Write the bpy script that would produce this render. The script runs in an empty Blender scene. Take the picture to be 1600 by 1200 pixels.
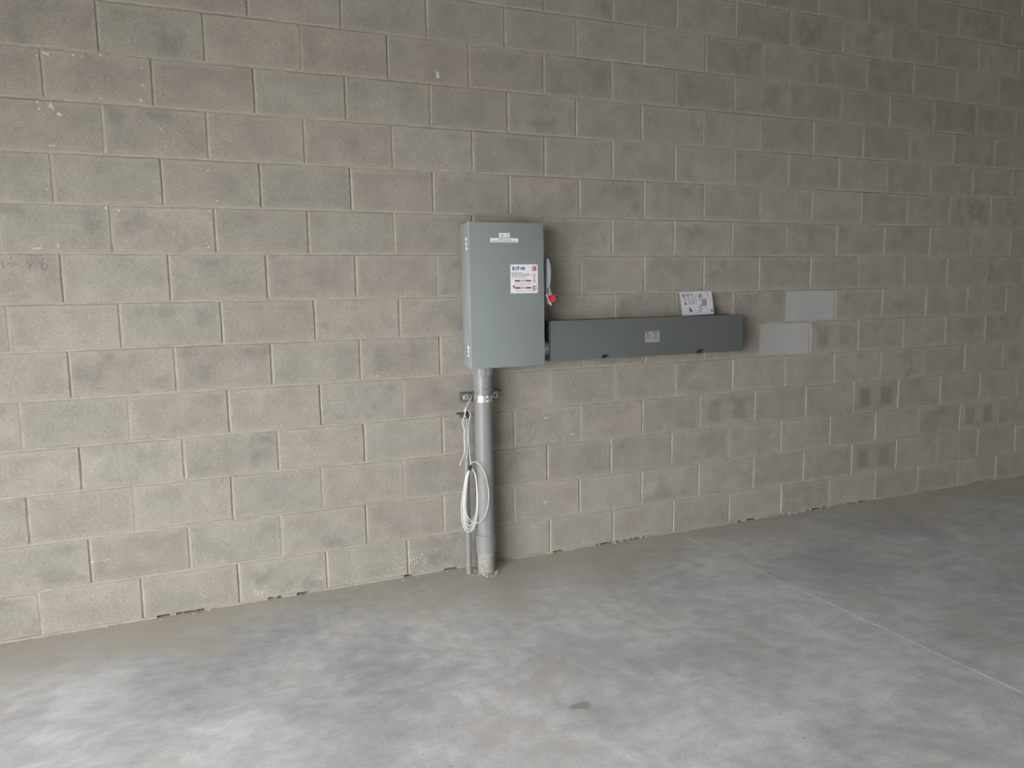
import bpy, bmesh, math, random
from mathutils import Vector, Matrix
R = random.Random(11)
scene = bpy.context.scene
COL = scene.collection

# ------------------------------------------------------------------ camera
YAW, PITCH, ROLL = 0.410491, -0.119103, -0.0162025
CAM = Vector((-1.01063, -3.6908, 1.42243))
fw = Vector((math.sin(YAW)*math.cos(PITCH), math.cos(YAW)*math.cos(PITCH), math.sin(PITCH)))
rt = Vector((math.cos(YAW), -math.sin(YAW), 0)); up = rt.cross(fw)
rt, up = (rt*math.cos(ROLL)+up*math.sin(ROLL)), (up*math.cos(ROLL)-rt*math.sin(ROLL))
cd = bpy.data.cameras.new('camera'); cam = bpy.data.objects.new('camera', cd); COL.objects.link(cam)
cd.sensor_width = 36; cd.lens = 1221.34*36/1600; cd.clip_start = .05
m3 = Matrix((rt, up, -fw)).transposed()
cam.matrix_world = Matrix.Translation(CAM) @ m3.to_4x4()
scene.camera = cam

# ------------------------------------------------------------------ daylight
WORLD_STRENGTH = 1.0
SUN_STRENGTH = 1.2
EXPOSURE = 4.2
DOOR_Y0, DOOR_Y1, DOOR_H, LEFT_X = -5.7, -1.7, 2.2, -3.2
world = bpy.data.worlds.new('sky'); scene.world = world; world.use_nodes = True
bg = world.node_tree.nodes['Background']
bg.inputs[0].default_value = (0.965, 0.98, 1.0, 1); bg.inputs[1].default_value = WORLD_STRENGTH
sd = bpy.data.lights.new('sun', 'SUN'); sun = bpy.data.objects.new('sun', sd); COL.objects.link(sun)
sd.energy = SUN_STRENGTH; sd.angle = math.radians(.8); sd.color = (1, .955, .89)
sun.rotation_euler = Vector((-.395, .295, -.87)).to_track_quat('-Z', 'Y').to_euler()
pd = bpy.data.lights.new('door_portal', 'AREA'); pd.shape = 'RECTANGLE'
pd.size = DOOR_Y1-DOOR_Y0; pd.size_y = DOOR_H; pd.cycles.is_portal = True
po = bpy.data.objects.new('door_portal', pd); COL.objects.link(po)
po.location = (LEFT_X-.1, (DOOR_Y0+DOOR_Y1)/2, DOOR_H/2)
po.rotation_euler = Vector((1, 0, 0)).to_track_quat('-Z', 'Z').to_euler()
vs = scene.view_settings; vs.view_transform = 'Standard'; vs.look = 'None'; vs.gamma = 1; vs.exposure = EXPOSURE
vs.use_curve_mapping = False
scene.cycles.use_denoising = True
scene.cycles.max_bounces = 8; scene.cycles.diffuse_bounces = 6

# ------------------------------------------------------------------ node helper
class NT:
    def __init__(s, name):
        s.m = bpy.data.materials.new(name); s.m.use_nodes = True
        s.t = s.m.node_tree; s.b = s.t.nodes['Principled BSDF']
    def n(s, typ, **kw):
        o = s.t.nodes.new(typ)
        for k, v in kw.items(): setattr(o, k, v)
        return o
    def set(s, sock, v):
        if hasattr(v, 'is_linked') or isinstance(v, bpy.types.NodeSocket): s.t.links.new(v, sock)
        else: sock.default_value = v
    def math(s, op, a, b=0.0, c=None, clamp=False):
        o = s.n('ShaderNodeMath', operation=op, use_clamp=clamp)
        s.set(o.inputs[0], a); s.set(o.inputs[1], b)
        if c is not None: s.set(o.inputs[2], c)
        return o.outputs[0]
    def rng(s, v, a, b, c=0.0, d=1.0, smooth=False):
        o = s.n('ShaderNodeMapRange', interpolation_type='SMOOTHSTEP' if smooth else 'LINEAR')
        for i, x in enumerate((v, a, b, c, d)): s.set(o.inputs[i], x)
        return o.outputs[0]
    def noise(s, vec, scale, detail=3.0, rough=.55, dist=0.0):
        o = s.n('ShaderNodeTexNoise'); s.set(o.inputs['Vector'], vec)
        o.inputs['Scale'].default_value = scale; o.inputs['Detail'].default_value = detail
        o.inputs['Roughness'].default_value = rough; o.inputs['Distortion'].default_value = dist
        return o.outputs[0]
    def mapv(s, vec, scale=(1, 1, 1), rot=(0, 0, 0), loc=(0, 0, 0)):
        o = s.n('ShaderNodeMapping'); s.set(o.inputs['Vector'], vec)
        o.inputs['Scale'].default_value = scale; o.inputs['Rotation'].default_value = rot; o.inputs['Location'].default_value = loc
        return o.outputs[0]
    def mix(s, f, a, b, mode='MIX'):
        o = s.n('ShaderNodeMix', data_type='RGBA', blend_type=mode, clamp_factor=True)
        s.set(o.inputs[0], f)
        s.set(o.inputs[6], a if not isinstance(a, tuple) else (*a, 1) if len(a) == 3 else a)
        s.set(o.inputs[7], b if not isinstance(b, tuple) else (*b, 1) if len(b) == 3 else b)
        return o.outputs[2]
    def grey(s, v):
        o = s.n('ShaderNodeCombineColor')
        for i in range(3): s.set(o.inputs[i], v)
        return o.outputs[0]
    def bump(s, h, strength, dist):
        o = s.n('ShaderNodeBump'); s.set(o.inputs['Height'], h)
        o.inputs['Strength'].default_value = strength; o.inputs['Distance'].default_value = dist
        s.t.links.new(o.outputs[0], s.b.inputs['Normal'])
    def pos(s): return s.n('ShaderNodeNewGeometry').outputs['Position']
    def attr(s, name): return s.n('ShaderNodeAttribute', attribute_name=name)
    def base(s, c, rough=.5, metal=0.0, spec=.5):
        if isinstance(c, tuple): c = (*c, 1)
        s.set(s.b.inputs['Base Color'], c); s.set(s.b.inputs['Roughness'], rough)
        s.b.inputs['Metallic'].default_value = metal; s.b.inputs['Specular IOR Level'].default_value = spec
        return s.m

def simple(name, col, rough=.5, metal=0.0, spec=.5, var=.06, scale=30, bump=0.0):
    t = NT(name); p = t.pos(); n = t.noise(p, scale, 4)
    c = t.mix(1.0, t.grey(t.rng(n, .3, .7, 1-var, 1+var)), col, 'MULTIPLY')
    if bump: t.bump(t.noise(p, scale*6, 3), bump, .002)
    return t.base(c, rough, metal, spec)

# ------------------------------------------------------------------ materials
def block_material():
    t = NT('concrete_block'); p = t.pos()
    a = t.attr('blk'); sp = t.n('ShaderNodeSeparateColor'); t.set(sp.inputs[0], a.outputs['Color'])
    tint, core, patch, eff = sp.outputs[0], sp.outputs[1], sp.outputs[2], a.outputs['Alpha']
    b = t.attr('loc'); sl = t.n('ShaderNodeSeparateXYZ'); t.set(sl.inputs[0], b.outputs['Vector'])
    u, v, edge = sl.outputs[0], sl.outputs[1], sl.outputs[2]
    # each block has its own shift of the noise so the pattern breaks at the joints
    off = t.n('ShaderNodeCombineXYZ'); t.set(off.inputs[0], t.math('MULTIPLY', tint, 37.0)); t.set(off.inputs[2], t.math('MULTIPLY', tint, 91.0))
    va = t.n('ShaderNodeVectorMath', operation='ADD'); t.set(va.inputs[0], p); t.set(va.inputs[1], off.outputs[0]); q = va.outputs[0]
    big = t.noise(q, 4.0, 3)
    pink = t.rng(t.math('ADD', t.math('MULTIPLY', big, .9), t.math('MULTIPLY', t.math('FRACT', t.math('MULTIPLY', tint, 7.3)), .55)), .55, .98, smooth=True)
    pink = t.math('MULTIPLY', pink, .6)
    col = t.mix(pink, (.333, .309, .270), (.337, .300, .266))
    val = t.rng(t.math('FRACT', t.math('MULTIPLY', tint, 13.7)), 0, 1, .93, 1.06)
    mid = t.rng(t.noise(q, 7.0, 6, .65), .3, .70, .85, 1.14)
    grain = t.rng(t.noise(t.mapv(q, (1, 1, 2.2)), 75.0, 5, .8), .28, .72, .74, 1.26)
    fine = t.rng(t.noise(q, 260.0, 2, .8), .25, .75, .80, 1.20)
    g = t.math('MULTIPLY', t.math('MULTIPLY', val, mid), t.math('MULTIPLY', grain, fine))
    col = t.mix(1.0, t.grey(g), col, 'MULTIPLY')
    # dark smudges, a few blocks only
    sm = t.math('MULTIPLY', t.rng(t.noise(q, 6.5, 4, .6), .48, .68, 0, .62, True), t.rng(t.math('FRACT', t.math('MULTIPLY', tint, 23.1)), .45, 1.0, .15, 1))
    col = t.mix(sm, col, (.19, .185, .165))
    # pits
    pit = t.rng(t.noise(q, 70.0, 2, .5), .72, .78, 0, .7)
    col = t.mix(pit, col, (.13, .125, .115))
    # two damp squares where the cores lie
    def sq(c0):
        dx = t.math('ABSOLUTE', t.math('SUBTRACT', u, c0)); dz = t.math('ABSOLUTE', t.math('SUBTRACT', v, .095))
        wob = t.math('MULTIPLY', t.math('SUBTRACT', t.noise(q, 20.0, 2), .5), .03)
        return t.math('MULTIPLY', t.rng(t.math('ADD', dx, wob), .030, .060, 1, 0, True), t.rng(t.math('ADD', dz, wob), .045, .075, 1, 0, True))
    cs = t.math('MULTIPLY', t.math('MAXIMUM', sq(.10), sq(.285)), t.math('MULTIPLY', core, .45))
    col = t.mix(cs, col, (.15, .145, .13))
    # the two pale, smooth replacement blocks
    col = t.mix(patch, col, t.mix(1.0, t.grey(t.rng(big, .3, .7, .9, 1.1)), (.405, .415, .395), 'MULTIPLY'))
    # mortar smeared over the block edges
    sn = t.noise(t.mapv(q, (1, 1, 1.6)), 24.0, 5, .65)
    smear = t.math('MULTIPLY', t.rng(edge, 0, 1, 1, 0), t.rng(sn, .42, .60, .25, 1.0), clamp=True)
    smear = t.math('MULTIPLY', smear, .62)
    col = t.mix(smear, col, (.405, .368, .318))
    # lime bloom
    ef = t.math('MULTIPLY', t.rng(t.noise(q, 55.0, 5, .7), .56, .66, 0, 1), t.math('MULTIPLY', eff, t.rng(v, .0, .11, 1, 0)))
    col = t.mix(ef, col, (.52, .485, .43))
    hgt = t.math('ADD', t.math('MULTIPLY', t.noise(t.mapv(q, (1, 1, 2.2)), 110.0, 4, .7), 1.0), t.math('MULTIPLY', pit, -.8))
    t.bump(hgt, .55, .0035)
    return t.base(col, .92, 0, .25)

def mortar_material():
    t = NT('mortar'); p = t.pos()
    n = t.noise(p, 14.0, 5, .65); f = t.noise(p, 220.0, 3, .7)
    c = t.mix(t.rng(n, .35, .65), (.345, .315, .275), (.420, .380, .328))
    c = t.mix(1.0, t.grey(t.rng(f, .25, .75, .82, 1.15)), c, 'MULTIPLY')
    t.bump(t.noise(p, 150.0, 4, .7), .6, .003)
    return t.base(c, .95, 0, .2)

def floor_material():
    t = NT('trowelled_concrete'); p = t.pos()
    sx = t.n('ShaderNodeSeparateXYZ'); t.set(sx.inputs[0], p); X, Y = sx.outputs[0], sx.outputs[1]
    wv = t.n('ShaderNodeVectorMath', operation='ADD')
    wn = t.n('ShaderNodeTexNoise'); t.set(wn.inputs['Vector'], p); wn.inputs['Scale'].default_value = 1.3
    ws = t.n('ShaderNodeVectorMath', operation='SCALE'); t.set(ws.inputs[0], wn.outputs['Color']); ws.inputs['Scale'].default_value = .32
    t.set(wv.inputs[0], p); t.set(wv.inputs[1], ws.outputs[0]); w = wv.outputs[0]
    big = t.noise(w, 1.6, 5, .6)
    cloud = t.noise(w, 5.0, 6, .65)
    streak = t.noise(t.mapv(w, (3.2, 16, 1), (0, 0, math.radians(-12))), 2.2, 5, .65)
    streak2 = t.noise(t.mapv(w, (4, 26, 1), (0, 0, math.radians(24))), 3.2, 4, .7)
    fine = t.noise(p, 130.0, 3, .7)
    c = t.mix(t.rng(big, .32, .66, smooth=True), (.430, .434, .430), (.610, .606, .592))
    c = t.mix(1.0, t.grey(t.rng(cloud, .3, .7, .86, 1.13)), c, 'MULTIPLY')
    blot = t.noise(w, 13.0, 5, .7)
    c = t.mix(1.0, t.grey(t.rng(blot, .3, .7, .86, 1.13)), c, 'MULTIPLY')
    c = t.mix(t.rng(X, 1.631, 1.633, 0, 1), c, t.mix(1.0, (.92, .925, .925), c, 'MULTIPLY'))  # floor right of the joint darkened to imitate the falling daylight
    c = t.mix(1.0, t.grey(t.rng(streak, .3, .7, .955, 1.045)), c, 'MULTIPLY')
    c = t.mix(1.0, t.grey(t.rng(streak2, .3, .7, .95, 1.06)), c, 'MULTIPLY')
    c = t.mix(1.0, t.grey(t.rng(fine, .3, .7, .90, 1.10)), c, 'MULTIPLY')
    # pale scuffs
    sc = t.math('MULTIPLY', t.rng(t.noise(t.mapv(w, (7, 30, 1), (0, 0, .3)), 3.0, 5, .7), .62, .72, 0, .35), t.rng(cloud, .45, .6))
    c = t.mix(sc, c, (.68, .68, .66))
    # warm dust stains
    ds = t.rng(t.noise(w, 2.6, 5, .65), .50, .70, 0, .55, True)
    c = t.mix(ds, c, (.47, .425, .37))
    # dust swept against the wall
    dn = t.math('ADD', Y, t.math('MULTIPLY', t.math('SUBTRACT', t.noise(w, 2.5, 4), .5), 1.5))
    c = t.mix(t.rng(dn, -.55, .05, 0, .8, True), c, (.470, .428, .352))
    # one brown spill mark
    cx = t.math('DIVIDE', t.math('SUBTRACT', X, .205), .062); cy = t.math('DIVIDE', t.math('SUBTRACT', Y, -1.452), .040)
    rr = t.math('SQRT', t.math('ADD', t.math('MULTIPLY', cx, cx), t.math('MULTIPLY', cy, cy)))
    rr = t.math('ADD', rr, t.math('MULTIPLY', t.math('SUBTRACT', t.noise(p, 22.0, 4, .7), .5), 2.2))
    c = t.mix(t.rng(rr, .35, .85, .6, 0, True), c, (.235, .185, .125))
    # dark specks
    vo = t.rng(t.noise(p, 30.0, 2, .5), .735, .77, 0, .5)
    c = t.mix(vo, c, (.14, .14, .135))
    t.bump(t.math('ADD', t.math('MULTIPLY', cloud, 1.0), t.math('MULTIPLY', fine, .12)), .18, .006)
    rough = t.rng(cloud, .3, .7, .42, .62)
    return t.base(c, rough, 0, .45)

M_BLOCK = block_material(); M_MORTAR = mortar_material(); M_FLOOR = floor_material()
M_SPLASH = simple('lime_splash', (.60, .575, .52), .9, var=.15, scale=80)
M_CRUMB = simple('mortar_crumb', (.46, .43, .38), .9, var=.2, scale=60)
M_PENCIL = simple('pencil', (.16, .155, .145), .8)
M_SHELL = simple('painted_wall', (.62, .61, .60), .9, var=.08, scale=3)
M_CEIL = simple('ceiling_board', (.22, .22, .22), .9, var=.05, scale=2)
M_GROUND = simple('outside_concrete', (.35, .345, .33), .9, var=.1, scale=2)
M_SEAL = simple('joint_filler', (.66, .65, .60), .8, var=.12, scale=40)
M_BODY = simple('grey_enamel_lit_side', (.315, .345, .340), .34, 0, .5, .015, 8)  # same paint as the cover, lightened to show the left side lit
M_BOX = simple('grey_enamel', (.262, .292, .287), .32, 0, .5, .015, 8)
M_LIP = simple('grey_enamel_lip_glint', (.42, .45, .445), .3, 0, .5, .01, 8)  # cover enamel paled so the edge carries its caught light
M_GUT = simple('dark_grey_enamel', (.118, .130, .122), .45, 0, .4, .03, 5)
M_PVC = simple('grey_pvc', (.258, .260, .258), .36, 0, .5, .03, 12)
M_PVC_OLD = simple('dusty_pvc', (.33, .315, .295), .75, 0, .3, .22, 45, .4)
M_STEEL = simple('galvanised_steel', (.62, .63, .62), .36, .9, .5, .12, 60)
M_DSTEEL = simple('dull_zinc', (.36, .375, .37), .5, .75, .5, .2, 70)
M_WHITE = simple('white_plastic', (.88, .88, .87), .4, 0, .4, .02)
M_CABLE = simple('white_cable', (.78, .77, .73), .45, 0, .4, .05, 40)
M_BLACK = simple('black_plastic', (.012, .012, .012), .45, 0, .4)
M_PUTTY = simple('grey_putty', (.075, .075, .07), .8, 0, .3, .25, 60, .6)
M_RED = simple('red_plastic', (.78, .030, .055), .32, 0, .5, .05)
M_LEVER = simple('lever_grey', (.52, .55, .55), .35, 0, .5, .03)
M_INK = simple('black_ink', (.05, .05, .055), .6)
M_GREYINK = simple('grey_ink', (.30, .30, .32), .6)
M_PALEINK = simple('pale_grey_ink', (.46, .46, .49), .6)
M_BLUE = simple('blue_ink', (.010, .060, .22), .5)
M_REDINK = simple('red_ink', (.42, .025, .05), .5)
M_DREDINK = simple('dark_red_ink', (.26, .012, .035), .5)
M_PINKINK = simple('pink_ink', (.66, .38, .42), .5)
M_PAPER = simple('white_paper', (.66, .66, .71), .55, 0, .4, .03, 20)
M_PLATE = simple('silver_plate', (.36, .37, .36), .5, .2, .4, .08, 60)

# ------------------------------------------------------------------ mesh helpers
def tag(o, label=None, cat=None, group=None, kind=None):
    for k, v in (('label', label), ('category', cat), ('group', group), ('kind', kind)):
        if v: o[k] = v
    return o
def link(name, me, mat, parent=None, loc=None):
    o = bpy.data.objects.new(name, me); COL.objects.link(o)
    if mat: me.materials.append(mat)
    if parent: o.parent = parent
    if loc: o.location = loc
    return o
def empty(name, loc):
    o = bpy.data.objects.new(name, None); COL.objects.link(o); o.location = loc; o.empty_display_size = .05
    return o
class MB:
    """collects shapes in world metres; build() makes one mesh object"""
    def __init__(s): s.bm = bmesh.new()
    def box(s, x0, x1, y0, y1, z0, z1, bev=0.0, seg=2):
        vs_ = [s.bm.verts.new((x, y, z)) for z in (z0, z1) for y in (y0, y1) for x in (x0, x1)]
        fs = [s.bm.faces.new([vs_[i] for i in f]) for f in ((0, 2, 3, 1), (4, 5, 7, 6), (0, 1, 5, 4), (2, 6, 7, 3), (0, 4, 6, 2), (1, 3, 7, 5))]
        if bev:
            es = list({e for f in fs for e in f.edges})
            bmesh.ops.bevel(s.bm, geom=es, offset=bev, segments=seg, affect='EDGES', profile=.5)
        return s
    def prism(s, pts, y0, y1):
        """polygon in XZ extruded along Y"""
        a = [s.bm.verts.new((x, y0, z)) for x, z in pts]; b = [s.bm.verts.new((x, y1, z)) for x, z in pts]; n = len(pts)
        s.bm.faces.new(a); s.bm.faces.new(b[::-1])
        for i in range(n): s.bm.faces.new((a[i], b[i], b[(i+1) % n], a[(i+1) % n]))
        return s
    def lathe(s, prof, c, axis='Z', n=32, cap=True):
        """prof = [(r, h)], h along the axis from c"""
        rings = []
        for r, h in prof:
            ring = []
            for i in range(n):
                t = 2*math.pi*i/n; a, b = r*math.cos(t), r*math.sin(t)
                q = {'Z': (a, b, h), 'Y': (a, h, b), 'X': (h, a, b)}[axis]
                ring.append(s.bm.verts.new((c[0]+q[0], c[1]+q[1], c[2]+q[2])))
            rings.append(ring)
        for A, B in zip(rings, rings[1:]):
            for i in range(n): s.bm.faces.new((A[i], A[(i+1) % n], B[(i+1) % n], B[i]))
        if cap: s.bm.faces.new(rings[0][::-1]); s.bm.faces.new(rings[-1])
        return s
    def tube(s, pts, r, n=8, sub=6, closed=False):
        P = [Vector(p) for p in pts]; Q = []
        m = len(P)
        for i in range(m if closed else m-1):
            g = (lambda k: P[k % m]) if closed else (lambda k: P[min(max(k, 0), m-1)])
            a, b, c, d = g(i-1), g(i), g(i+1), g(i+2)
            for j in range(sub):
                t = j/sub
                Q.append(.5*((2*b)+(c-a)*t+(2*a-5*b+4*c-d)*t*t+(3*b-a-3*c+d)*t**3))
        if not closed: Q.append(P[-1])
        rings = []; nrm = None; L = len(Q)
        for i, q in enumerate(Q):
            tg = (Q[(i+1) % L]-Q[i-1]) if closed else (Q[min(i+1, L-1)]-Q[max(i-1, 0)])
            tg.normalize()
            if nrm is None: nrm = tg.orthogonal()
            nrm = (nrm-tg*nrm.dot(tg)).normalized(); bn = tg.cross(nrm)
            rings.append([s.bm.verts.new(q+r*(nrm*math.cos(2*math.pi*k/n)+bn*math.sin(2*math.pi*k/n))) for k in range(n)])
        for A, B in list(zip(rings, rings[1:]))+([(rings[-1], rings[0])] if closed else []):
            for i in range(n): s.bm.faces.new((A[i], A[(i+1) % n], B[(i+1) % n], B[i]))
        if not closed: s.bm.faces.new(rings[0][::-1]); s.bm.faces.new(rings[-1])
        return s
    def lump(s, c, sx, sy, sz, jit=.25, sub=1, rng=R):
        r = bmesh.ops.create_icosphere(s.bm, subdivisions=sub, radius=1)
        for v in r['verts']:
            k = 1+rng.uniform(-jit, jit); v.co = Vector((c[0]+v.co.x*sx*k, c[1]+v.co.y*sy*k, c[2]+v.co.z*sz*k))
        return s
    def blob(s, cx, cz, a, b, y0, y1, n=9, rng=R):
        """flat irregular splash on the wall"""
        ph = rng.random()*6.28
        pts = [(cx+a*rng.uniform(.55, 1.1)*math.cos(ph-2*math.pi*i/n), cz+b*rng.uniform(.55, 1.1)*math.sin(ph-2*math.pi*i/n)) for i in range(n)]
        o = [s.bm.verts.new((x, y1, z)) for x, z in pts]
        i_ = [s.bm.verts.new((cx+(x-cx)*.6, y0, cz+(z-cz)*.6)) for x, z in pts]
        s.bm.faces.new(i_)
        for k in range(n): s.bm.faces.new((o[k], o[(k+1) % n], i_[(k+1) % n], i_[k]))
        return s
    def build(s, name, mat, parent=None, smooth=False, origin=None):
        base = Vector(origin) if origin else (parent.matrix_world.translation.copy() if parent else Vector((0, 0, 0)))
        if parent:
            base = Vector((0, 0, 0)); q = parent
            while q: base += q.location; q = q.parent
            if origin: loc = Vector(origin)-base; base = Vector(origin)
            else: loc = None
        else: loc = base.copy() if origin else None
        bmesh.ops.recalc_face_normals(s.bm, faces=s.bm.faces)
        bmesh.ops.translate(s.bm, verts=s.bm.verts, vec=-base)
        if smooth:
            for f in s.bm.faces: f.smooth = True
            for e in s.bm.edges:
                if len(e.link_faces) == 2 and e.calc_face_angle(0) > math.radians(38): e.smooth = False
        me = bpy.data.meshes.new(name); s.bm.to_mesh(me); s.bm.free()
        return link(name, me, mat, parent, loc)

def microtext(mb, x0, x1, z, h, y, rng, wmin=3, wmax=7):
    """rows of strokes too small to read"""
    x = x0; cw = h*.62
    while x < x1-cw*.5:
        for _ in range(rng.randint(wmin, wmax)):
            if x > x1-cw*.6: break
            k = rng.choice((.62, .62, .75, 1.0)); mb.box(x, min(x+cw*.62, x1), y-.0004, y+.0002, z, z+h*k); x += cw
        x += cw*.8

# ------------------------------------------------------------------ floor
FX0, FX1, FY0, H = LEFT_X, 5.8, -9.0, 5.2
JXF = 1.632                                     # saw-cut joint
pts = [(FX0-.2, -.2), (FX1+.2, -.2), (FX1+.2, 0), (JXF+.0042, 0), (JXF+.0034, -.006), (JXF-.0034, -.006), (JXF-.0042, 0), (FX0-.2, 0)]
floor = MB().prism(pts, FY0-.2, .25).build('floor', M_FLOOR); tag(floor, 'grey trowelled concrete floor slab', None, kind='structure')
b = MB()
y = -8.9
while y < -.08:
    y2 = min(y+R.uniform(.15, .5), -.08); b.box(JXF-.0035, JXF+.0035, y, y2, -.006, -.0003+R.uniform(-.0006, .0005)); y = y2
b.build('control_joint', M_SEAL, floor)
ground = MB().box(-40, FX0-.2, -40, 20, -.2, -.02).build('ground', M_GROUND); tag(ground, kind='structure')

# ------------------------------------------------------------------ room shell out of view
b = MB()
b.box(LEFT_X-.2, LEFT_X, DOOR_Y1, .25, 0, H); b.box(LEFT_X-.2, LEFT_X, FY0-.2, DOOR_Y0, 0, H); b.box(LEFT_X-.2, LEFT_X, DOOR_Y0, DOOR_Y1, DOOR_H, H)
tag(b.build('wall_left', M_SHELL), kind='structure')
tag(MB().box(FX1, FX1+.2, FY0-.2, .25, 0, H).build('wall_right', M_SHELL), kind='structure')  # unseen; set close and pale to bounce daylight onto the block wall
tag(MB().box(FX0, FX1, FY0-.2, FY0, 0, H).build('wall_front', M_SHELL), kind='structure')
tag(MB().box(FX0-.2, FX1+.2, FY0-.2, .25, H, H+.2).build('ceiling', M_CEIL), kind='structure')

# ------------------------------------------------------------------ block wall
JX = {1: {0: 13, -2: 10, 12: 10, 14: 8, 16: 8, 20: 11, 22: 6, 4: 7, 6: 0, 8: 6, 10: 9, -4: 8, -6: 5, -8: 14}, 2: {-3: 8, -1: 10, 1: 6, 13: -15, 15: -9, 17: -7, 21: -4, -7: 16, -5: 9, 5: -10, 7: -12, 9: -18, 11: -13}, 3: {-2: 5, 0: 5, 12: -5, 14: -5, 16: -8, 18: -6, 22: 0, -8: 4, -6: 0, -4: 2, 4: -4, 6: -13, 8: -11, 10: -6}, 4: {-3: 14, -1: 16, 1: 13, -7: 10, -5: 10, 5: -3, 7: -7, 9: -15, 11: -12}, 5: {-2: 16, 0: 15, -8: 9, -6: 7, -4: 9}, 6: {-3: 5, -1: 11, 1: 10, -7: -2, -5: 1}, 7: {-2: 7, 0: 10, -8: -3, -6: -1, -4: 2}, 8: {-3: 4, -1: 6, 1: 6, -7: -1, -5: 2, 13: -3, 15: -5, 17: -4, 21: -7}, 9: {-2: -4, 0: -3, -6: -6, -4: -2, 12: -3, 14: 1, 16: 8, 18: 16, 20: 18}, 10: {-3: -3, -1: -1, 1: -3, 3: -1, -7: -5, -5: -2, 13: -5, 15: -3, 17: -1}, 11: {-2: -3, 0: 2, 2: 5, 4: -1, 6: -1, 8: -1, 10: 4, -6: -10, -4: -10}, 12: {-1: -9, 1: -6, 3: -4, 5: -19, 7: -18, 9: -15, 11: -14, 13: -10, 15: -3, 17: -1, 19: 5, -7: -10, -5: -13, -3: -8}, 13: {-2: 1, 0: -6, 2: -5, 4: -3, 6: -5, 8: -1, 10: -3, 12: 3, 14: 4, 16: 8, 18: 6, 20: 8, -6: -2, -4: -2}, 14: {-1: -15, 1: -12, 3: -12, 5: -11, 7: -8, 9: -3, 11: -3, 13: 2, 15: 2, 17: 5, 19: 7, 21: 14, -3: -18}}
BED = {1: (-1.5, -5.4), 2: (-1.5, -1.1), 3: (-3.2, 4.1), 4: (.4, .6), 5: (0, 2), 6: (0, 3), 7: (.5, -4.4), 8: (-.3, -.3), 9: (-1, -2.1), 10: (-.3, -.8), 11: (-1.4, 3.1), 12: (-.4, 3.1), 13: (-2.3, 7.4), 14: (.3, 3)}
NC = 26
def joint_x(k, h):
    d = JX.get(k)
    if not d: o = 3*math.sin(k*2.1+h*.37)
    elif h in d: o = d[h]
    else:
        lo = [i for i in d if i < h]; hi = [i for i in d if i > h]
        if lo and hi: a, c = max(lo), min(hi); o = d[a]+(d[c]-d[a])*(h-a)/(c-a)
        else: o = d[max(lo)] if lo else d[min(hi)]
    return h*.2+o*.001
def bed_z(k, x):                                # centre of the bed joint above course k
    s_, c_ = BED.get(k, (0, 2))
    return .2*k+.003+(s_*min(max(x, -2), 5)+c_)*.001
wall = MB().box(FX0, FX1, .069, .25, 0, H).build('wall_back', M_MORTAR)
tag(wall, 'long wall of grey concrete blocks in running bond', kind='structure')
CORE = {(4, 15): 1.0, (2, 15): 1.0, (3, 20): .9, (4, 9): .75, (6, 13): .55, (5, 22): .4, (6, -1): .35}
PATCH = {(7, 12): 1.0, (6, 11): .95}
EFF = {(1, -2): 1.0, (1, 0): .9, (1, -4): .9, (4, 3): .5, (2, 3): .35, (1, 4): .45, (1, 6): .3}
TINT = {}
def add_block(V, F, A, L, x0, x1, zf0, zf1, blk, rng):
    """one block into lists: 12-point outline, sides, bevel, smear ring, face"""
    n = len(V); w = x1-x0; yo = rng.uniform(-.0009, .0009)
    tilt = rng.uniform(-.0012, .0012)
    def out(ins, jit):
        P = []
        for i in range(5): P.append((x0+w*i/4, 0))
        P.append((x1, .5))
        for i in range(5): P.append((x1-w*i/4, 1))
        P.append((x0, .5))
        Q = []
        for (x, s_) in P:
            zb, zt = zf0(x), zf1(x)
            X = min(max(x, x0+ins), x1-ins); z = zb+(zt-zb)*s_; z = min(max(z, zb+ins), zt-ins)
            Q.append((X+rng.uniform(-jit, jit), z+rng.uniform(-jit, jit)))
        return Q
    for y, ins, jit, e in ((.07, 0, 0, 0), (.0035+yo, 0, .0012, 0), (yo, .0028, .0012, 0), (yo, .028, .004, 1)):
        for X, z in out(ins, jit):
            V.append((X, y+(tilt*((X-x0)/w-.5) if y < .02 else 0), z)); A.append(blk); L.append((X-x0, z-zf0(X), e))
    for r in range(3):
        for i in range(12):
            j = (i+1) % 12; F.append((n+12*r+i, n+12*r+j, n+12*(r+1)+j, n+12*(r+1)+i))
    F.append(tuple(n+36+i for i in range(12)))
def block_mesh(name, V, F, A, L, c=(0, 0, 0)):
    me = bpy.data.meshes.new(name)
    me.from_pydata([(x-c[0], y-c[1], z-c[2]) for x, y, z in V], [], F)
    a = me.attributes.new('blk', 'FLOAT_COLOR', 'POINT'); a.data.foreach_set('color', [v for q in A for v in q])
    l = me.attributes.new('loc', 'FLOAT_VECTOR', 'POINT'); l.data.foreach_set('vector', [v for q in L for v in q])
    return me
oV, oF, oA, oL = [], [], [], []
head = MB(); HB = head.bm
rb = random.Random(5); nblocks = 0
G = .005
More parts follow.
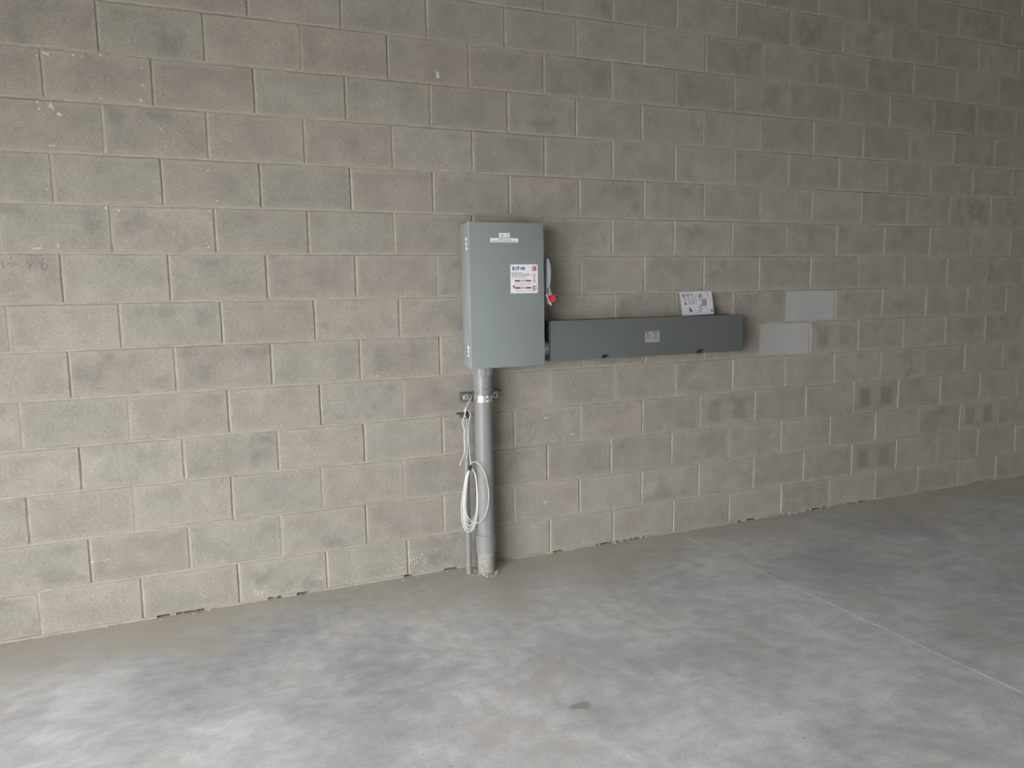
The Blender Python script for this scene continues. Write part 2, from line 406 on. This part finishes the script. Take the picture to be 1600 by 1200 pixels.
for k in range(1, NC+1):
    h0 = -18 if k % 2 else -19
    while h0*.2 < FX1:
        xa = max(joint_x(k, h0)+G, FX0); xb = min(joint_x(k, h0+2)-G, FX1)
        if xb-xa > .03:
            zb = (lambda x, k=k: max(bed_z(k-1, x)+G, .008) if k > 1 else .010); zt = (lambda x, k=k: min(bed_z(k, x)-G, H))
            blk = (TINT.get((k, h0), rb.random()), CORE.get((k, h0), 0), PATCH.get((k, h0), 0), EFF.get((k, h0), 0))
            vis = xb > -1.80 and xa < 4.82 and .2*(k-1) < 2.60+(min(max(xa, -1.5), 4.5)+1.53)*.126
            if zt(xa)-zb(xa) > .03:
                if vis:
                    V, F, A, L = [], [], [], []; add_block(V, F, A, L, xa, xb, zb, zt, blk, rb)
                    c = ((xa+xb)/2, 0, zb((xa+xb)/2))
                    link('concrete_block', block_mesh('concrete_block', V, F, A, L, c), M_BLOCK, wall, c); nblocks += 1
                else: add_block(oV, oF, oA, oL, xa, xb, zb, zt, blk, rb)
            # head joint right of this block: concave, tooled
            xj = joint_x(k, h0+2)
            if FX0+.1 < xj < FX1-.1 and zt(xj)-zb(xj) > .03:
                dep = rb.choice((.0065, .0065, .0055, .004, .0022)); rows = []
                for i in range(5):
                    z = zb(xj)+(zt(xj)-zb(xj))*i/4; dd = dep+rb.uniform(-.0008, .0008); jx = rb.uniform(-.0007, .0007)
                    rows.append([HB.verts.new((xj+jx+o, yy, z)) for o, yy in ((-.0068, .0022), (-.0035, dd*.8), (0, dd), (.0035, dd*.75), (.0068, .0018))])
                for A_, B_ in zip(rows, rows[1:]):
                    for i in range(4): HB.faces.new((A_[i], A_[i+1], B_[i+1], B_[i]))
        h0 += 2
link('outer_blockwork', block_mesh('outer_blockwork', oV, oF, oA, oL), M_BLOCK, wall)['kind'] = 'stuff'
head.build('head_mortar', M_MORTAR, wall, True)
GAPS = [(-1.14, -1.09), (-1.06, -.95), (-.66, -.61), (-.55, -.49), (-.02, .03), (.20, .27), (.83, .90), (1.10, 1.24), (1.27, 1.43), (2.09, 2.24), (2.42, 2.47), (2.62, 2.8), (2.84, 3.15), (3.63, 3.72), (4.15, 4.3)]
for k in range(0, NC):
    b = MB(); rows = []; x = FX0
    while x < FX1+.001:
        if k == 0: z = .004; hh = .0062
        else: z = bed_z(k, x); hh = .0062
        dep = .0038+.0018*math.sin(x*3.1+k*1.7)+rb.uniform(-.001, .001)
        if k == 0:
            dep = .003+rb.uniform(-.004, .002)
            if any(a <= x <= c for a, c in GAPS) and math.sin(x*61)+math.sin(x*143+1) > -.45: dep = rb.uniform(.045, .066)
        rows.append([b.bm.verts.new((x, yy, z+o+rb.uniform(-.0006, .0006))) for o, yy in ((-hh, .0016), (-.0030, dep*.75), (.0004, dep), (.0034, dep*.85), (hh, .0022))])
        if k == 0:
            rows[-1][0].co.y = dep; rows[-1][0].co.z = -.001
            if dep > .01:
                for v in rows[-1]: v.co.y = dep
        x += .011 if k == 0 else .07
    for A_, B_ in zip(rows, rows[1:]):
        for i in range(4): b.bm.faces.new((A_[i], B_[i], B_[i+1], A_[i+1]))
    b.build('bed_mortar', M_MORTAR, wall, True)

SP = [(-1.424, 2.372, .009, .009), (-1.393, 2.382, .021, .015), (-1.299, 2.387, .012, .009), (-1.265, 2.388, .018, .018), (-1.198, 2.397, .015, .006), (-1.05, 2.359, .012, .006), (-1.054, 2.297, .009, .018), (-1.212, 2.226, .009, .009), (-1.061, 2.23, .012, .015), (-1.436, 2.196, .009, .009), (-1.433, 2.169, .012, .009), (-1.39, 2.179, .015, .024), (-1.359, 2.154, .027, .012), (-1.397, 2.03, .024, .012), (-1.43, 1.856, .009, .009), (-.976, 1.943, .006, .006), (-.818, 1.958, .012, .009), (-.992, 2.118, .012, .009), (.235, 2.453, .015, .024), (.152, 2.422, .006, .006), (.472, 2.594, .0045, .009), (.602, 2.647, .006, .012), (.735, 2.455, .0045, .0075), (1.069, 2.455, .006, .006), (-1.224, 1.788, .015, .012), (-1.175, 1.779, .015, .015), (-.821, 1.785, .012, .009), (-.756, 1.765, .009, .009), (-1.232, 1.668, .006, .006), (-1.185, 1.661, .009, .006), (-.842, 1.648, .006, .006), (-.835, 1.631, .012, .009), (-1.409, 1.632, .009, .021), (-.787, 1.83, .006, .009), (-1.477, 1.622, .042, .006), (-.834, .869, .006, .009), (-1.193, .895, .006, .009), (-1.182, .376, .003, .009), (-1.185, .301, .006, .006), (-1.376, .297, .012, .009), (-1.327, .297, .03, .0045), (.841, .646, .009, .006), (.95, .646, .021, .009), (1.647, .087, .0045, .0045), (4.392, 2.296, .0045, .009), (3.354, 1.468, .009, .0045), (.789, .747, .018, .009), (.78, .288, .012, .015), (-.193, 2.728, .006, .006), (-.11, 1.025, .015, .0075), (.58, 1.045, .018, .006), (.947, 1.312, .0045, .0045), (1.081, .794, .015, .006)]
b = MB(); rs = random.Random(3)
for x, z, a, c in SP:
    if max(a, c) > .016:
        for _ in range(3): b.blob(x+rs.uniform(-.4, .4)*a, z+rs.uniform(-.4, .4)*c, a*.42, c*.42, -.0030, .0005, rng=rs)
    else: b.blob(x, z, a*.62, c*.62, -.0030, .0005, rng=rs)
for _ in range(9): b.blob(.235+rs.uniform(-.006, .008), 2.453+rs.uniform(-.016, .016), .0075, .008, -.0032, .0005, rng=rs)
for cx, cz, sx, sz, n in ((.04, .088, .085, .035, 85), (-.70, .045, .05, .022, 45), (.78, .70, .05, .03, 14)):
    for _ in range(n):
        q = rs.uniform(.0016, .0045); b.blob(rs.gauss(cx, sx*.6), max(.02, rs.gauss(cz, sz*.6)), q, q*rs.uniform(.6, 1.3), -.0028, .0005, 6, rs)
b.build('mortar_splatter', M_SPLASH, wall)['kind'] = 'stuff'
PM = [[(-1.605, 1.57), (-1.606, 1.556), (-1.599, 1.542)], [(-1.574, 1.592), (-1.574, 1.572)], [(-1.597, 1.552), (-1.575, 1.563), (-1.553, 1.566)], [(-1.578, 1.551), (-1.566, 1.555), (-1.554, 1.557)], [(-1.522, 1.564), (-1.512, 1.553)], [(-1.501, 1.564), (-1.512, 1.551), (-1.516, 1.537)], [(-1.462, 1.585), (-1.47, 1.569), (-1.473, 1.553), (-1.468, 1.538), (-1.46, 1.534), (-1.454, 1.542), (-1.453, 1.556), (-1.461, 1.562), (-1.471, 1.554)]]
b = MB()
for s_ in PM: b.tube([(x, -.0006, z) for x, z in s_], .0012, 5, 4)
tag(b.build('pencil_mark', M_PENCIL, wall, True), 'dark pencil scribble')

# ------------------------------------------------------------------ safety switch enclosure
X0, X1, ZB, ZT, YF, YB = .3115, .7050, 1.0475, 1.7485, -.168, -.045
sw = empty('safety_switch', (.508, -.10, ZB))
tag(sw, 'tall grey metal electrical disconnect box with red lever knob on block wall', 'switch box')
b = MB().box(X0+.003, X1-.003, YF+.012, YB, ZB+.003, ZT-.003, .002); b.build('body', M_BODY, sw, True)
for z in (ZB+.08, ZT-.12): MB().box(X0+.05, X1-.05, YB-.001, .001, z, z+.041, .002).build('mounting_rail', M_DSTEEL, sw)
door = MB().box(X0, X1, YF, YF+.020, ZB, ZT, .0022).build('cover', M_BOX, sw, True)
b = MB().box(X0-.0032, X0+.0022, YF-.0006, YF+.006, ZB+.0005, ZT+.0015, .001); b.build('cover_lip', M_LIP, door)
for z0, z1 in ((1.617, 1.684), (1.103, 1.162)):
    hg = MB()
    n = 3
    for i in range(n):
        a = z0+(z1-z0)*i/n; hg.lathe([(.0040, a), (.0046, a+.001), (.0046, a+(z1-z0)/n-.003), (.0040, a+(z1-z0)/n-.002)], (X0-.0035, YF+.028, 0), n=12)
    hg.box(X0-.0015, X0+.003, YF+.022, YF+.034, z0, z1)
    tag(hg.build('hinge', M_STEEL, sw, True), 'bright steel hinge')
MB().box(X1-.003, X1+.008, -.128, -.108, 1.630, 1.672, .002).build('latch', M_BOX, sw)
rt_ = random.Random(9)
def plate(x0, x1, z0, z1, name, label, mat=M_WHITE, parent=sw, y=YF, th=.0012):
    return tag(MB().box(x0, x1, y-th, y+.001, z0, z1).build(name, mat, parent), label)
t1 = plate(.4666, .5233, 1.6774, 1.698, 'name_tag', 'small white name tag')
b = MB()
for a, c in ((.4775, .4935), (.505, .514)): microtext(b, a, c, 1.6840, .0085, YF-.0013, rt_, 2, 4)
b.build('lettering', M_INK, t1)
t2 = plate(.4212, .567, 1.6534, 1.6738, 'name_tag', 'long white name tag with two lines of print')
b = MB(); microtext(b, .4625, .530, 1.6650, .0048, YF-.0013, rt_, 3, 5); microtext(b, .431, .560, 1.6570, .0048, YF-.0013, rt_, 4, 7)
b.build('lettering', M_INK, t2)
LX0, LX1, LZ0, LZ1 = .5235, .6705, 1.4080, 1.5480; LW = LX1-LX0; LH = LZ1-LZ0
lab = plate(LX0, LX1, LZ0, LZ1, 'warning_label', 'white label with blue maker name and red ON and OFF')
def lx(f): return LX0+LW*(f-280)/690
def lz(f): return LZ1-LH*(f-215)/715
YL = YF-.0013
def glyph(ch, a, c, f0, f1, w, name, mat):
    """upright bold capital between label columns a..c and rows f0..f1, stroke w"""
    g = MB(); P = lambda *q: g.prism([(lx(x), lz(y)) for x, y in q], YL-.0006, YL)
    Q = lambda x0, x1, y0, y1: P((x0, y0), (x1, y0), (x1, y1), (x0, y1))
    hw = w*.85
    if ch == 'O': Q(a, a+w, f0+hw*.5, f1-hw*.5); Q(c-w, c, f0+hw*.5, f1-hw*.5); Q(a+w*.4, c-w*.4, f0, f0+hw); Q(a+w*.4, c-w*.4, f1-hw, f1)
    if ch == 'N': Q(a, a+w, f0, f1); Q(c-w, c, f0, f1); P((a+w*.3, f0), (a+w*1.3, f0), (c-w*.3, f1), (c-w*1.3, f1))
    if ch in 'FE': Q(a, a+w, f0, f1); Q(a+w, c, f0, f0+hw); m = (f0+f1)/2; Q(a+w, c-w*.2, m-hw*.5, m+hw*.5)
    if ch == 'E': Q(a+w, c, f1-hw, f1)
    if ch == 'T': Q(a, c, f0, f0+hw); Q((a+c-w)/2, (a+c+w)/2, f0+hw, f1)
    if ch == 'A': P((c-w*1.1, f0), (c, f0), (a+w*1.3, f1-hw*1.3), (a+w*.5, f1-hw*1.3)); Q(a, a+w*1.1, f1-hw, f1); Q(a+w*1.9, a+w*2.9, f1-hw, f1)
    g.build(name, mat, lab)
for ch, a, c in (('E', 328, 392), ('A', 402, 446), ('T', 444, 510), ('N', 560, 636)): glyph(ch, a, c, 273, 355, 21, 'maker_lettering', M_BLUE)
MB().lathe([(.0034, 0), (.0034, .0006)], (lx(534), YL-.0006, lz(318)), 'Y', 16).build('maker_lettering', M_BLUE, lab)
for ch, a, c in (('O', 828, 874), ('N', 882, 932)): glyph(ch, a, c, 253, 382, 14.5, 'on_lettering', M_REDINK)
for ch, a, c in (('O', 832, 868), ('F', 874, 906), ('F', 912, 944)): glyph(ch, a, c, 740, 885, 11.5, 'off_lettering', M_REDINK)
b = MB()
for f, a, c in ((432, 305, 580), (464, 305, 755), (496, 305, 795)): microtext(b, lx(a), lx(c), lz(f), .0040, YL, rt_, 5, 9)
microtext(b, lx(310), lx(640), lz(535), .0046, YL, rt_, 3, 5)
b.build('fine_print', M_INK, lab)
b = MB()
for f, a, c in ((580, 305, 700), (690, 390, 790), (716, 390, 795), (755, 390, 770), (862, 390, 795), (884, 400, 800)): microtext(b, lx(a), lx(c), lz(f), .0034, YL, rt_, 4, 8)
b.build('fine_print', M_PALEINK, lab)
for f0, f1 in ((604, 640), (778, 815)):
    for a, c, mm in ((385, 515, M_DREDINK), (515, 672, M_PINKINK), (672, 798, M_DREDINK)):
        MB().box(lx(a), lx(c), YL-.0004, YL+.0002, lz(f1), lz(f0)).build('red_bar', mm, lab)
b = MB()
def arrow(cx, cz, s_):
    o = [(cx, cz+44*s_), (cx+48, cz-6*s_), (cx+22, cz-6*s_), (cx+22, cz-26*s_), (cx-22, cz-26*s_), (cx-22, cz-6*s_), (cx-48, cz-6*s_)]
    b.tube([(lx(x), YL-.0003, lz(2*cz-z)) for x, z in o], .0013, 4, 1, True)
arrow(880, 480, 1); arrow(880, 640, -1)
b.box(lx(872), lx(888), YL-.0004, YL+.0002, lz(620), lz(505))
b.build('arrow', M_REDINK, lab)
MB().lump((lx(360), YL, lz(758)), .0048, .0006, .0085, .2, 1).build('hazard_symbol', M_INK, lab)
for fx, fz in ((310, 242), (950, 238), (318, 905), (950, 905)): MB().lathe([(.0022, 0), (.0022, .0012)], (lx(fx), YL-.0012, lz(fz)), 'Y', 10).build('rivet', M_DSTEEL, lab)
# operating lever on the right side
MB().lathe([(.022, 0), (.022, .012), (.016, .012), (.016, .026)], (X1-.004, -.118, 1.42), 'X', 20).build('lever_pivot', M_DSTEEL, sw, True)
LP = [(.7375, 1.566), (.7385, 1.5745), (.743, 1.5785), (.7485, 1.576), (.7538, 1.5626), (.7578, 1.543), (.7592, 1.5244), (.7592, 1.5), (.7583, 1.4829), (.7560, 1.460), (.7530, 1.4405), (.7500, 1.4370), (.7515, 1.4250), (.7560, 1.4120), (.7640, 1.4020), (.768, 1.392), (.768, 1.362), (.756, 1.348), (.748, 1.352), (.7390, 1.374), (.7335, 1.400), (.7330, 1.4250), (.7345, 1.4447), (.7362, 1.5)]
b = MB().prism(LP, -.136, -.112)
bmesh.ops.bevel(b.bm, geom=[e for e in b.bm.edges if abs(e.verts[0].co.y-e.verts[1].co.y) < 1e-6], offset=.0022, segments=2, affect='EDGES')
lever = b.build('lever', M_LEVER, sw, True); tag(lever, 'pale grey operating lever')
tag(MB().box(.7395, .7445, -.1368, -.130, 1.408, 1.434).build('lever_slot', M_BLACK, lever), 'dark slot in the lever')
MB().tube([(.7425, -.1366, 1.4450), (.7525, -.1366, 1.4375)], .0009, 5, 2).build('lever_groove', M_BLACK, lever)
tag(MB().lathe([(.006, .028), (.017, .026), (.0195, .020), (.0195, .004), (.0175, 0), (.013, -.0015), (.0125, .0015), (.004, .002)], (.7605, -.152, 1.3765), 'Y', 24).build('lever_knob', M_RED, lever, True), 'round bright red knob')
tag(MB().tube([(.7165, -.160, 1.4005), (.727, -.163, 1.383), (.7475, -.163, 1.3440)], .0024, 6, 4).build('lock_hasp', M_LEVER, lever, True), 'pale metal hasp')

# ------------------------------------------------------------------ wireway box
GX0, GX1, GZ0, GZ1, GY = .7506, 1.9655, 1.0610, 1.2666, -.150
gt = empty('wireway_box', ((GX0+GX1)/2, -.07, GZ0))
tag(gt, 'long dark grey horizontal metal wireway trough joined to the switch box', 'wireway')
MB().box(GX0+.001, GX1-.001, GY+.004, -.001, GZ0+.001, GZ1-.001, .0015).build('body', M_GUT, gt, True)
gc = MB().box(GX0, GX1, GY, GY+.012, GZ0, GZ1, .0016).build('cover', M_GUT, gt, True)
for i, (x, z) in enumerate(((1.0520, 1.0735), (1.6560, 1.0725))):
    b = MB().lathe([(.007, 0), (.0085, .003), (.0085, .006), (.006, .009)], (x+.003, GY-.009, z-.002), 'Y', 12)
    b.prism([(x-.014, z-.003), (x-.006, z+.006), (x+.012, z+.0085), (x+.030, z+.0075), (x+.014, z+.001), (x+.003, z-.001), (x+.002, z-.010), (x-.004, z-.010), (x-.005, z-.004), (x-.012, z-.008)], GY-.011, GY-.006)
    tag(b.build('cover_latch', M_BLACK, gt), 'black quarter-turn latch')
for x in (.875, 1.30): MB().box(x, x+.03, GY+.01, GY+.02, GZ1-.001, GZ1+.0025, .001).build('cover_clip', M_DSTEEL, gt)
pl = tag(MB().box(1.3098, 1.4010, GY-.0010, GY+.001, 1.135, 1.193).build('rating_plate', M_PLATE, gt), 'small silver rating plate with black print')
YP = GY-.0011
b = MB()
b.prism([(1.3125, 1.1830), (1.3125, 1.1885), (1.322, 1.1885), (1.327, 1.1895), (1.330, 1.1870), (1.3335, 1.1830)], YP-.0004, YP)
b.box(1.361, 1.390, YP-.0004, YP, 1.1850, 1.1885); microtext(b, 1.361, 1.390, 1.1785, .0042, YP, rt_, 2, 4)
microtext(b, 1.319, 1.346, 1.1725, .0048, YP, rt_, 3, 5)
microtext(b, 1.316, 1.345, 1.1620, .0044, YP, rt_, 2, 4); microtext(b, 1.316, 1.342, 1.1530, .0048, YP, rt_, 2, 4)
microtext(b, 1.360, 1.393, 1.1545, .0050, YP, rt_, 5, 8)
b.prism([(1.3700, 1.1635), (1.3820, 1.1635), (1.3760, 1.1740)], YP-.0004, YP)
b.build('lettering', M_INK, pl)
# nipple between the two boxes
npz, npy = 1.125, -.095
nip = empty('conduit_nipple', ((X1+GX0)/2, npy, npz-.04))
tag(nip, 'short steel conduit nipple in the gap between switch box and wireway', 'pipe fitting')
MB().lathe([(.031, X1-.002), (.031, GX0+.002)], (0, npy, npz), 'X', 24).build('nipple', M_STEEL, nip, True)
for a, c in ((X1, X1+.010), (GX0-.010, GX0)):
    b = MB().lathe([(.036, a), (.040, a+.002), (.040, c-.002), (.036, c)], (0, npy, npz), 'X', 10); b.build('locknut', M_STEEL, nip)

# ------------------------------------------------------------------ leaflet standing on the wireway
lf = empty('instruction_leaflet', (1.722, -.06, GZ1)); tag(lf, 'white printed instruction leaflet leaning on the wall above the wireway', 'leaflet')
bl, br = Vector((1.6125, -.060, GZ1+.0005)), Vector((1.8310, -.060, GZ1+.0045)); tl, tr_ = Vector((1.6260, -.010, 1.3990)), Vector((1.8490, -.010, 1.4030))
nrm = (br-bl).cross(tl-bl).normalized()
if nrm.y > 0: nrm = -nrm
def lp(u, v, o=0.0):
    a = bl.lerp(br, u); c = tl.lerp(tr_, u); return a.lerp(c, v)+nrm*(o+.003*math.sin(math.pi*v))
def sheet(name, mat, parent, u0, u1, v0, v1, o, th, nu=6, nv=5):
    b = MB(); B = b.bm
    f = [[B.verts.new(lp(u0+(u1-u0)*i/nu, v0+(v1-v0)*j/nv, o+th)) for i in range(nu+1)] for j in range(nv+1)]
    k = [[B.verts.new(lp(u0+(u1-u0)*i/nu, v0+(v1-v0)*j/nv, o)) for i in range(nu+1)] for j in range(nv+1)]
    for g in (f, k):
        for j in range(nv):
            for i in range(nu): B.faces.new((g[j][i], g[j][i+1], g[j+1][i+1], g[j+1][i]))
    ring = [(0, i) for i in range(nu)]+[(j, nu) for j in range(nv)]+[(nv, nu-i) for i in range(nu)]+[(nv-j, 0) for j in range(nv)]
    for a, c in zip(ring, ring[1:]+ring[:1]): B.faces.new((f[a[0]][a[1]], f[c[0]][c[1]], k[c[0]][c[1]], k[a[0]][a[1]]))
    return b.build(name, mat, parent)
sheet('back_page', M_PAPER, lf, .02, 1.0, 0.0, 1.0, -.0016, .0008)
pg = sheet('front_page', M_PAPER, lf, 0, .965, 0, 1, 0, .0008)
def px_(x): return (x-270)/(1290-270)
def prt(x0, x1, y0, y1, mat, nm='printed_panel'):
    sheet(nm, mat, pg, (x0-255)/1040, (x1-255)/1040, (940-y1)/745, (940-y0)/745, .0008, .0002, 2, 2)
for a in ((320, 420, 270, 380), (450, 545, 275, 350), (585, 655, 275, 340)): prt(*a, M_GREYINK)
for a in ((345, 430, 400, 520), (470, 550, 365, 480), (490, 580, 500, 610), (605, 690, 370, 600), (720, 760, 310, 600)): prt(*a, M_PALEINK)
for a in ((365, 430, 560, 610), (500, 545, 700, 830), (545, 595, 775, 830), (820, 845, 680, 740), (870, 910, 640, 690), (870, 915, 740, 775), (820, 860, 800, 840), (1205, 1255, 800, 865)): prt(*a, M_INK)
for a in ((835, 960, 290, 400), (850, 900, 400, 490), (925, 1085, 450, 680), (1140, 1160, 225, 380)): prt(*a, M_GREYINK)

# ------------------------------------------------------------------ large conduit
PX, PY, PR = .394, -.098, .0445
lc = empty('vertical_conduit', (PX, PY, 0)); tag(lc, 'thick grey plastic conduit rising from floor to the switch box', 'conduit')
MB().lathe([(PR, .11), (PR, 1.03)], (PX, PY, 0), n=40).build('pipe', M_PVC, lc, True)
tag(MB().lathe([(PR-.001, -.002), (PR, .05), (PR-.001, .12)], (PX, PY, 0), n=40).build('stub', M_PVC_OLD, lc, True), 'dusty concrete-splashed stub')
MB().lathe([(PR+.001, .105), (PR+.0052, .1065), (PR+.0052, .1960), (PR+.004, .1975), (PR, .1978)], (PX, PY, 0), n=40).build('coupling', M_PVC, lc, True)
ta = MB().lathe([(PR, 1.008), (PR+.0045, 1.0095), (PR+.0045, ZB), (PR, ZB)], (PX, PY, 0), n=40).build('terminal_adapter', M_PVC, lc, True)
for i in range(14):
    t = 2*math.pi*i/14+.1; cx, cy = PX+(PR+.0048)*math.cos(t), PY+(PR+.0048)*math.sin(t)
    MB().lathe([(.0022, 1.014), (.0022, ZB-.001)], (cx, cy, 0), n=6).build('rib', M_PVC, ta)

# support channel and clamp
sc_ = empty('conduit_support', (PX, -.03, .876)); tag(sc_, 'galvanised steel channel with pipe clamp around thick conduit', 'bracket')
Sx0, Sx1, Sz0, Sz1, Sy = .303, .5165, .876, .917, -.0525
b = MB().box(Sx0, Sx1, -.0035, 0.0, Sz0, Sz1).box(Sx0, Sx1, Sy, -.003, Sz0, Sz0+.0028).box(Sx0, Sx1, Sy, -.003, Sz1-.0028, Sz1)
b.box(Sx0, Sx1, Sy, Sy+.0028, Sz0, Sz0+.010).box(Sx0, Sx1, Sy, Sy+.0028, Sz1-.010, Sz1)
b.build('channel', M_DSTEEL, sc_)
b = MB(); B = b.bm; rows = []
for i in range(37):
    t = math.radians(-190+200*i/36)
    rows.append([B.verts.new((PX+q*math.cos(t), PY+q*math.sin(t), z)) for q, z in ((PR, .877), (PR+.0022, .877), (PR+.0022, .909), (PR, .909))])
for A_, C_ in zip(rows, rows[1:]):
    for i in range(4): B.faces.new((A_[i], A_[(i+1) % 4], C_[(i+1) % 4], C_[i]))
B.faces.new(rows[0]); B.faces.new(rows[-1][::-1])
st = b.build('clamp_strap', M_STEEL, sc_, True)
for dx in (.0, .010): MB().box(PX+.004+dx, PX+.0065+dx, PY-PR-.016, PY-PR+.002, .878, .908, .0006).build('strap_ear', M_STEEL, st)
MB().lathe([(.005, PX-.004), (.005, PX+.022)], (0, PY-PR-.009, .893), 'X', 8).build('strap_bolt', M_DSTEEL, st)
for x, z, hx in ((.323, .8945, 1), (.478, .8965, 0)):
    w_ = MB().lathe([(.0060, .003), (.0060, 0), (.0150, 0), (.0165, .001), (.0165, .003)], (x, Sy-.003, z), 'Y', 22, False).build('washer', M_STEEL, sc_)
    MB().lathe([(.0105 if hx else .0055, -.008 if hx else .0008), (.0105 if hx else .0062, .0025)], (x, Sy-.003, z), 'Y', 6).build('bolt_head_or_hole_shade', M_DSTEEL if hx else M_BLACK, w_)  # right washer gets a black disc for the shade in its hole

# tie wire arching over the conduit
tw = MB().tube([(.336, -.060, .890), (.3411, -.08, .8977), (.3475, -.1, .9156), (.3606, -.1465, .9358), (.3974, -.1475, .9408), (.4498, -.115, .9291), (.490, -.07, .917), (.5059, -.056, .9098)], .0014, 6, 6).build('tie_wire', M_STEEL, None, True, (.42, -.09, .89))
tag(tw, 'thin steel wire arched across thick conduit above its clamp', 'wire')

# ------------------------------------------------------------------ small conduit
SX, SY, SR = .304, -.088, .0135
sm = empty('slim_conduit', (SX, SY, 0)); tag(sm, 'slim grey plastic conduit standing beside the thick conduit', 'conduit')
MB().lathe([(SR, -.002), (SR, .796), (SR-.002, .796), (SR-.002, .76)], (SX, SY, 0), n=24).build('pipe', M_PVC, sm, True)
b = MB(); rp = random.Random(21)
b.lump((SX+.004, SY+.002, .811), .019, .017, .018, .10, 2, rp); b.lump((SX-.013, SY, .813), .017, .013, .013, .14, 2, rp); b.lump((SX-.030, SY+.001, .823), .020, .009, .006, .12, 2, rp); b.lump((SX-.002, SY, .826), .013, .011, .008, .15, 2, rp)
tag(b.build('duct_seal', M_PUTTY, sm, True), 'dark grey sealing putty')

# ------------------------------------------------------------------ white cable
cb = empty('white_cable', (.300, -.12, .22)); tag(cb, 'thin white cable coiled and hung in front of slim conduit', 'cable')
CR = .0021
coil = [(.3082, -.118, .5454), (.2864, -.12, .5126), (.2705, -.122, .4467), (.2601, -.122, .3667), (.26, -.122, .2948), (.269, -.122, .251), (.2895, -.12, .2245), (.3156, -.119, .2326), (.3369, -.115, .2694), (.3480, -.113, .3461), (.3490, -.112, .4277), (.3402, -.113, .5061), (.3240, -.118, .5407)]
rc = random.Random(8)
for i in range(6):
    s_ = 1-.032*i+rc.uniform(-.01, .01); pts = []
    for x, y, z in coil:
        f = .5454-z; xi = .305+(x-.305)*(1-.09*i+rc.uniform(-.03, .03)) if x < .305 else .305+(x-.305)*(1-.03*i)
        pts.append((xi+.0022*(i % 2), y-.0016*(i % 3)-rc.uniform(0, .001), .5454-f*s_))
    MB().tube(pts, CR, 7, 5, True).build('cable_loop', M_CABLE, cb, True)
big = [(.3076, -.122, .5524), (.3096, -.125, .5726), (.3249, -.13, .5817), (.3394, -.145, .5799), (.3588, -.151, .5573), (.3803, -.151, .507), (.3926, -.151, .4406), (.3933, -.151, .3915), (.3807, -.151, .3271), (.3574, -.150, .2897), (.3325, -.145, .2748), (.3091, -.135, .2819), (.2846, -.13, .3133), (.2739, -.128, .3526), (.2765, -.127, .4135), (.2855, -.126, .477), (.3011, -.125, .53)]
tag(MB().tube(big, CR, 7, 5, True).build('cable_loop', M_CABLE, cb, True), 'one wide loose loop')
MB().tube([(.3155, -.100, .8334), (.3199, -.108, .8216), (.3174, -.112, .804), (.3096, -.109, .767), (.3093, -.107, .6836), (.3141, -.108, .6025), (.3144, -.115, .5737), (.3076, -.12, .5524)], CR, 7, 6).build('cable_strand', M_CABLE, cb, True)
MB().tube([(.3026, -.108, .800), (.3026, -.106, .72), (.304, -.105, .66), (.300, -.110, .622), (.294, -.112, .60)], CR*.8, 7, 6).build('cable_strand', M_CABLE, cb, True)
MB().tube([(.2888, -.108, .8341), (.2966, -.115, .8542), (.2927, -.12, .836), (.2801, -.12, .8021), (.2746, -.12, .7803), (.283, -.122, .7448), (.2813, -.12, .7127), (.2841, -.118, .6608), (.2808, -.115, .622), (.2677, -.112, .5905), (.2611, -.11, .5682)], CR, 7, 6).build('cable_strand', M_CABLE, cb, True)
MB().tube([(.2955, -.112, .8050), (.2889, -.117, .8134), (.2911, -.12, .8393), (.3055, -.11, .8656), (.3304, -.09, .89), (.3427, -.070, .9014), (.345, -.058, .905)], CR, 7, 6).build('cable_strand', M_CABLE, cb, True)
tag(MB().tube([(.3095, -.119, .566), (.3076, -.1205, .552), (.3060, -.121, .540)], .0088, 10, 3).build('tape', M_BLACK, cb, True), 'black tape wrap')

# ------------------------------------------------------------------ crumbs
b = MB(); rr_ = random.Random(4)
for _ in range(50):
    t = rr_.uniform(0, 6.28); q = rr_.gauss(.058, .014); s_ = rr_.uniform(.0025, .0085)
    x, y = PX+q*math.cos(t), PY+q*math.sin(t)
    if y > -.01 or (x-PX)**2+(y-PY)**2 < .046**2: continue
    b.lump((x, y, s_*.5), s_, s_, s_*.7, .3, 1, rr_)
for _ in range(130):
    x = rr_.uniform(-1.9, 4.7); s_ = rr_.uniform(.0015, .0055)
    b.lump((x, -abs(rr_.gauss(.004, .022))-.004, s_*.5), s_*rr_.uniform(1, 2.2), s_, s_*.7, .3, 1, rr_)
for x, y, q in [(-.236, -.92, 3), (-.267, -.94, 5), (-.222, -1.0, 3), (-.342, -1.185, 5), (-.062, -.904, 2), (-.115, -1.131, 4), (-.705, -.902, 3), (-.732, -.827, 4), (-.251, -1.147, 3), (-.376, -1.497, 3), (.728, -.988, 2), (.692, -1.351, 4), (.512, -.87, 1.5)]:
    b.lump((x, y, .0012), q*.0011, q*.0008, .0022, .3, 1, rr_)
cr = b.build('mortar_crumbs', M_CRUMB, None, False, (.39, -.12, 0)); tag(cr, 'loose mortar crumbs scattered on the floor along the wall', 'debris', kind='stuff')
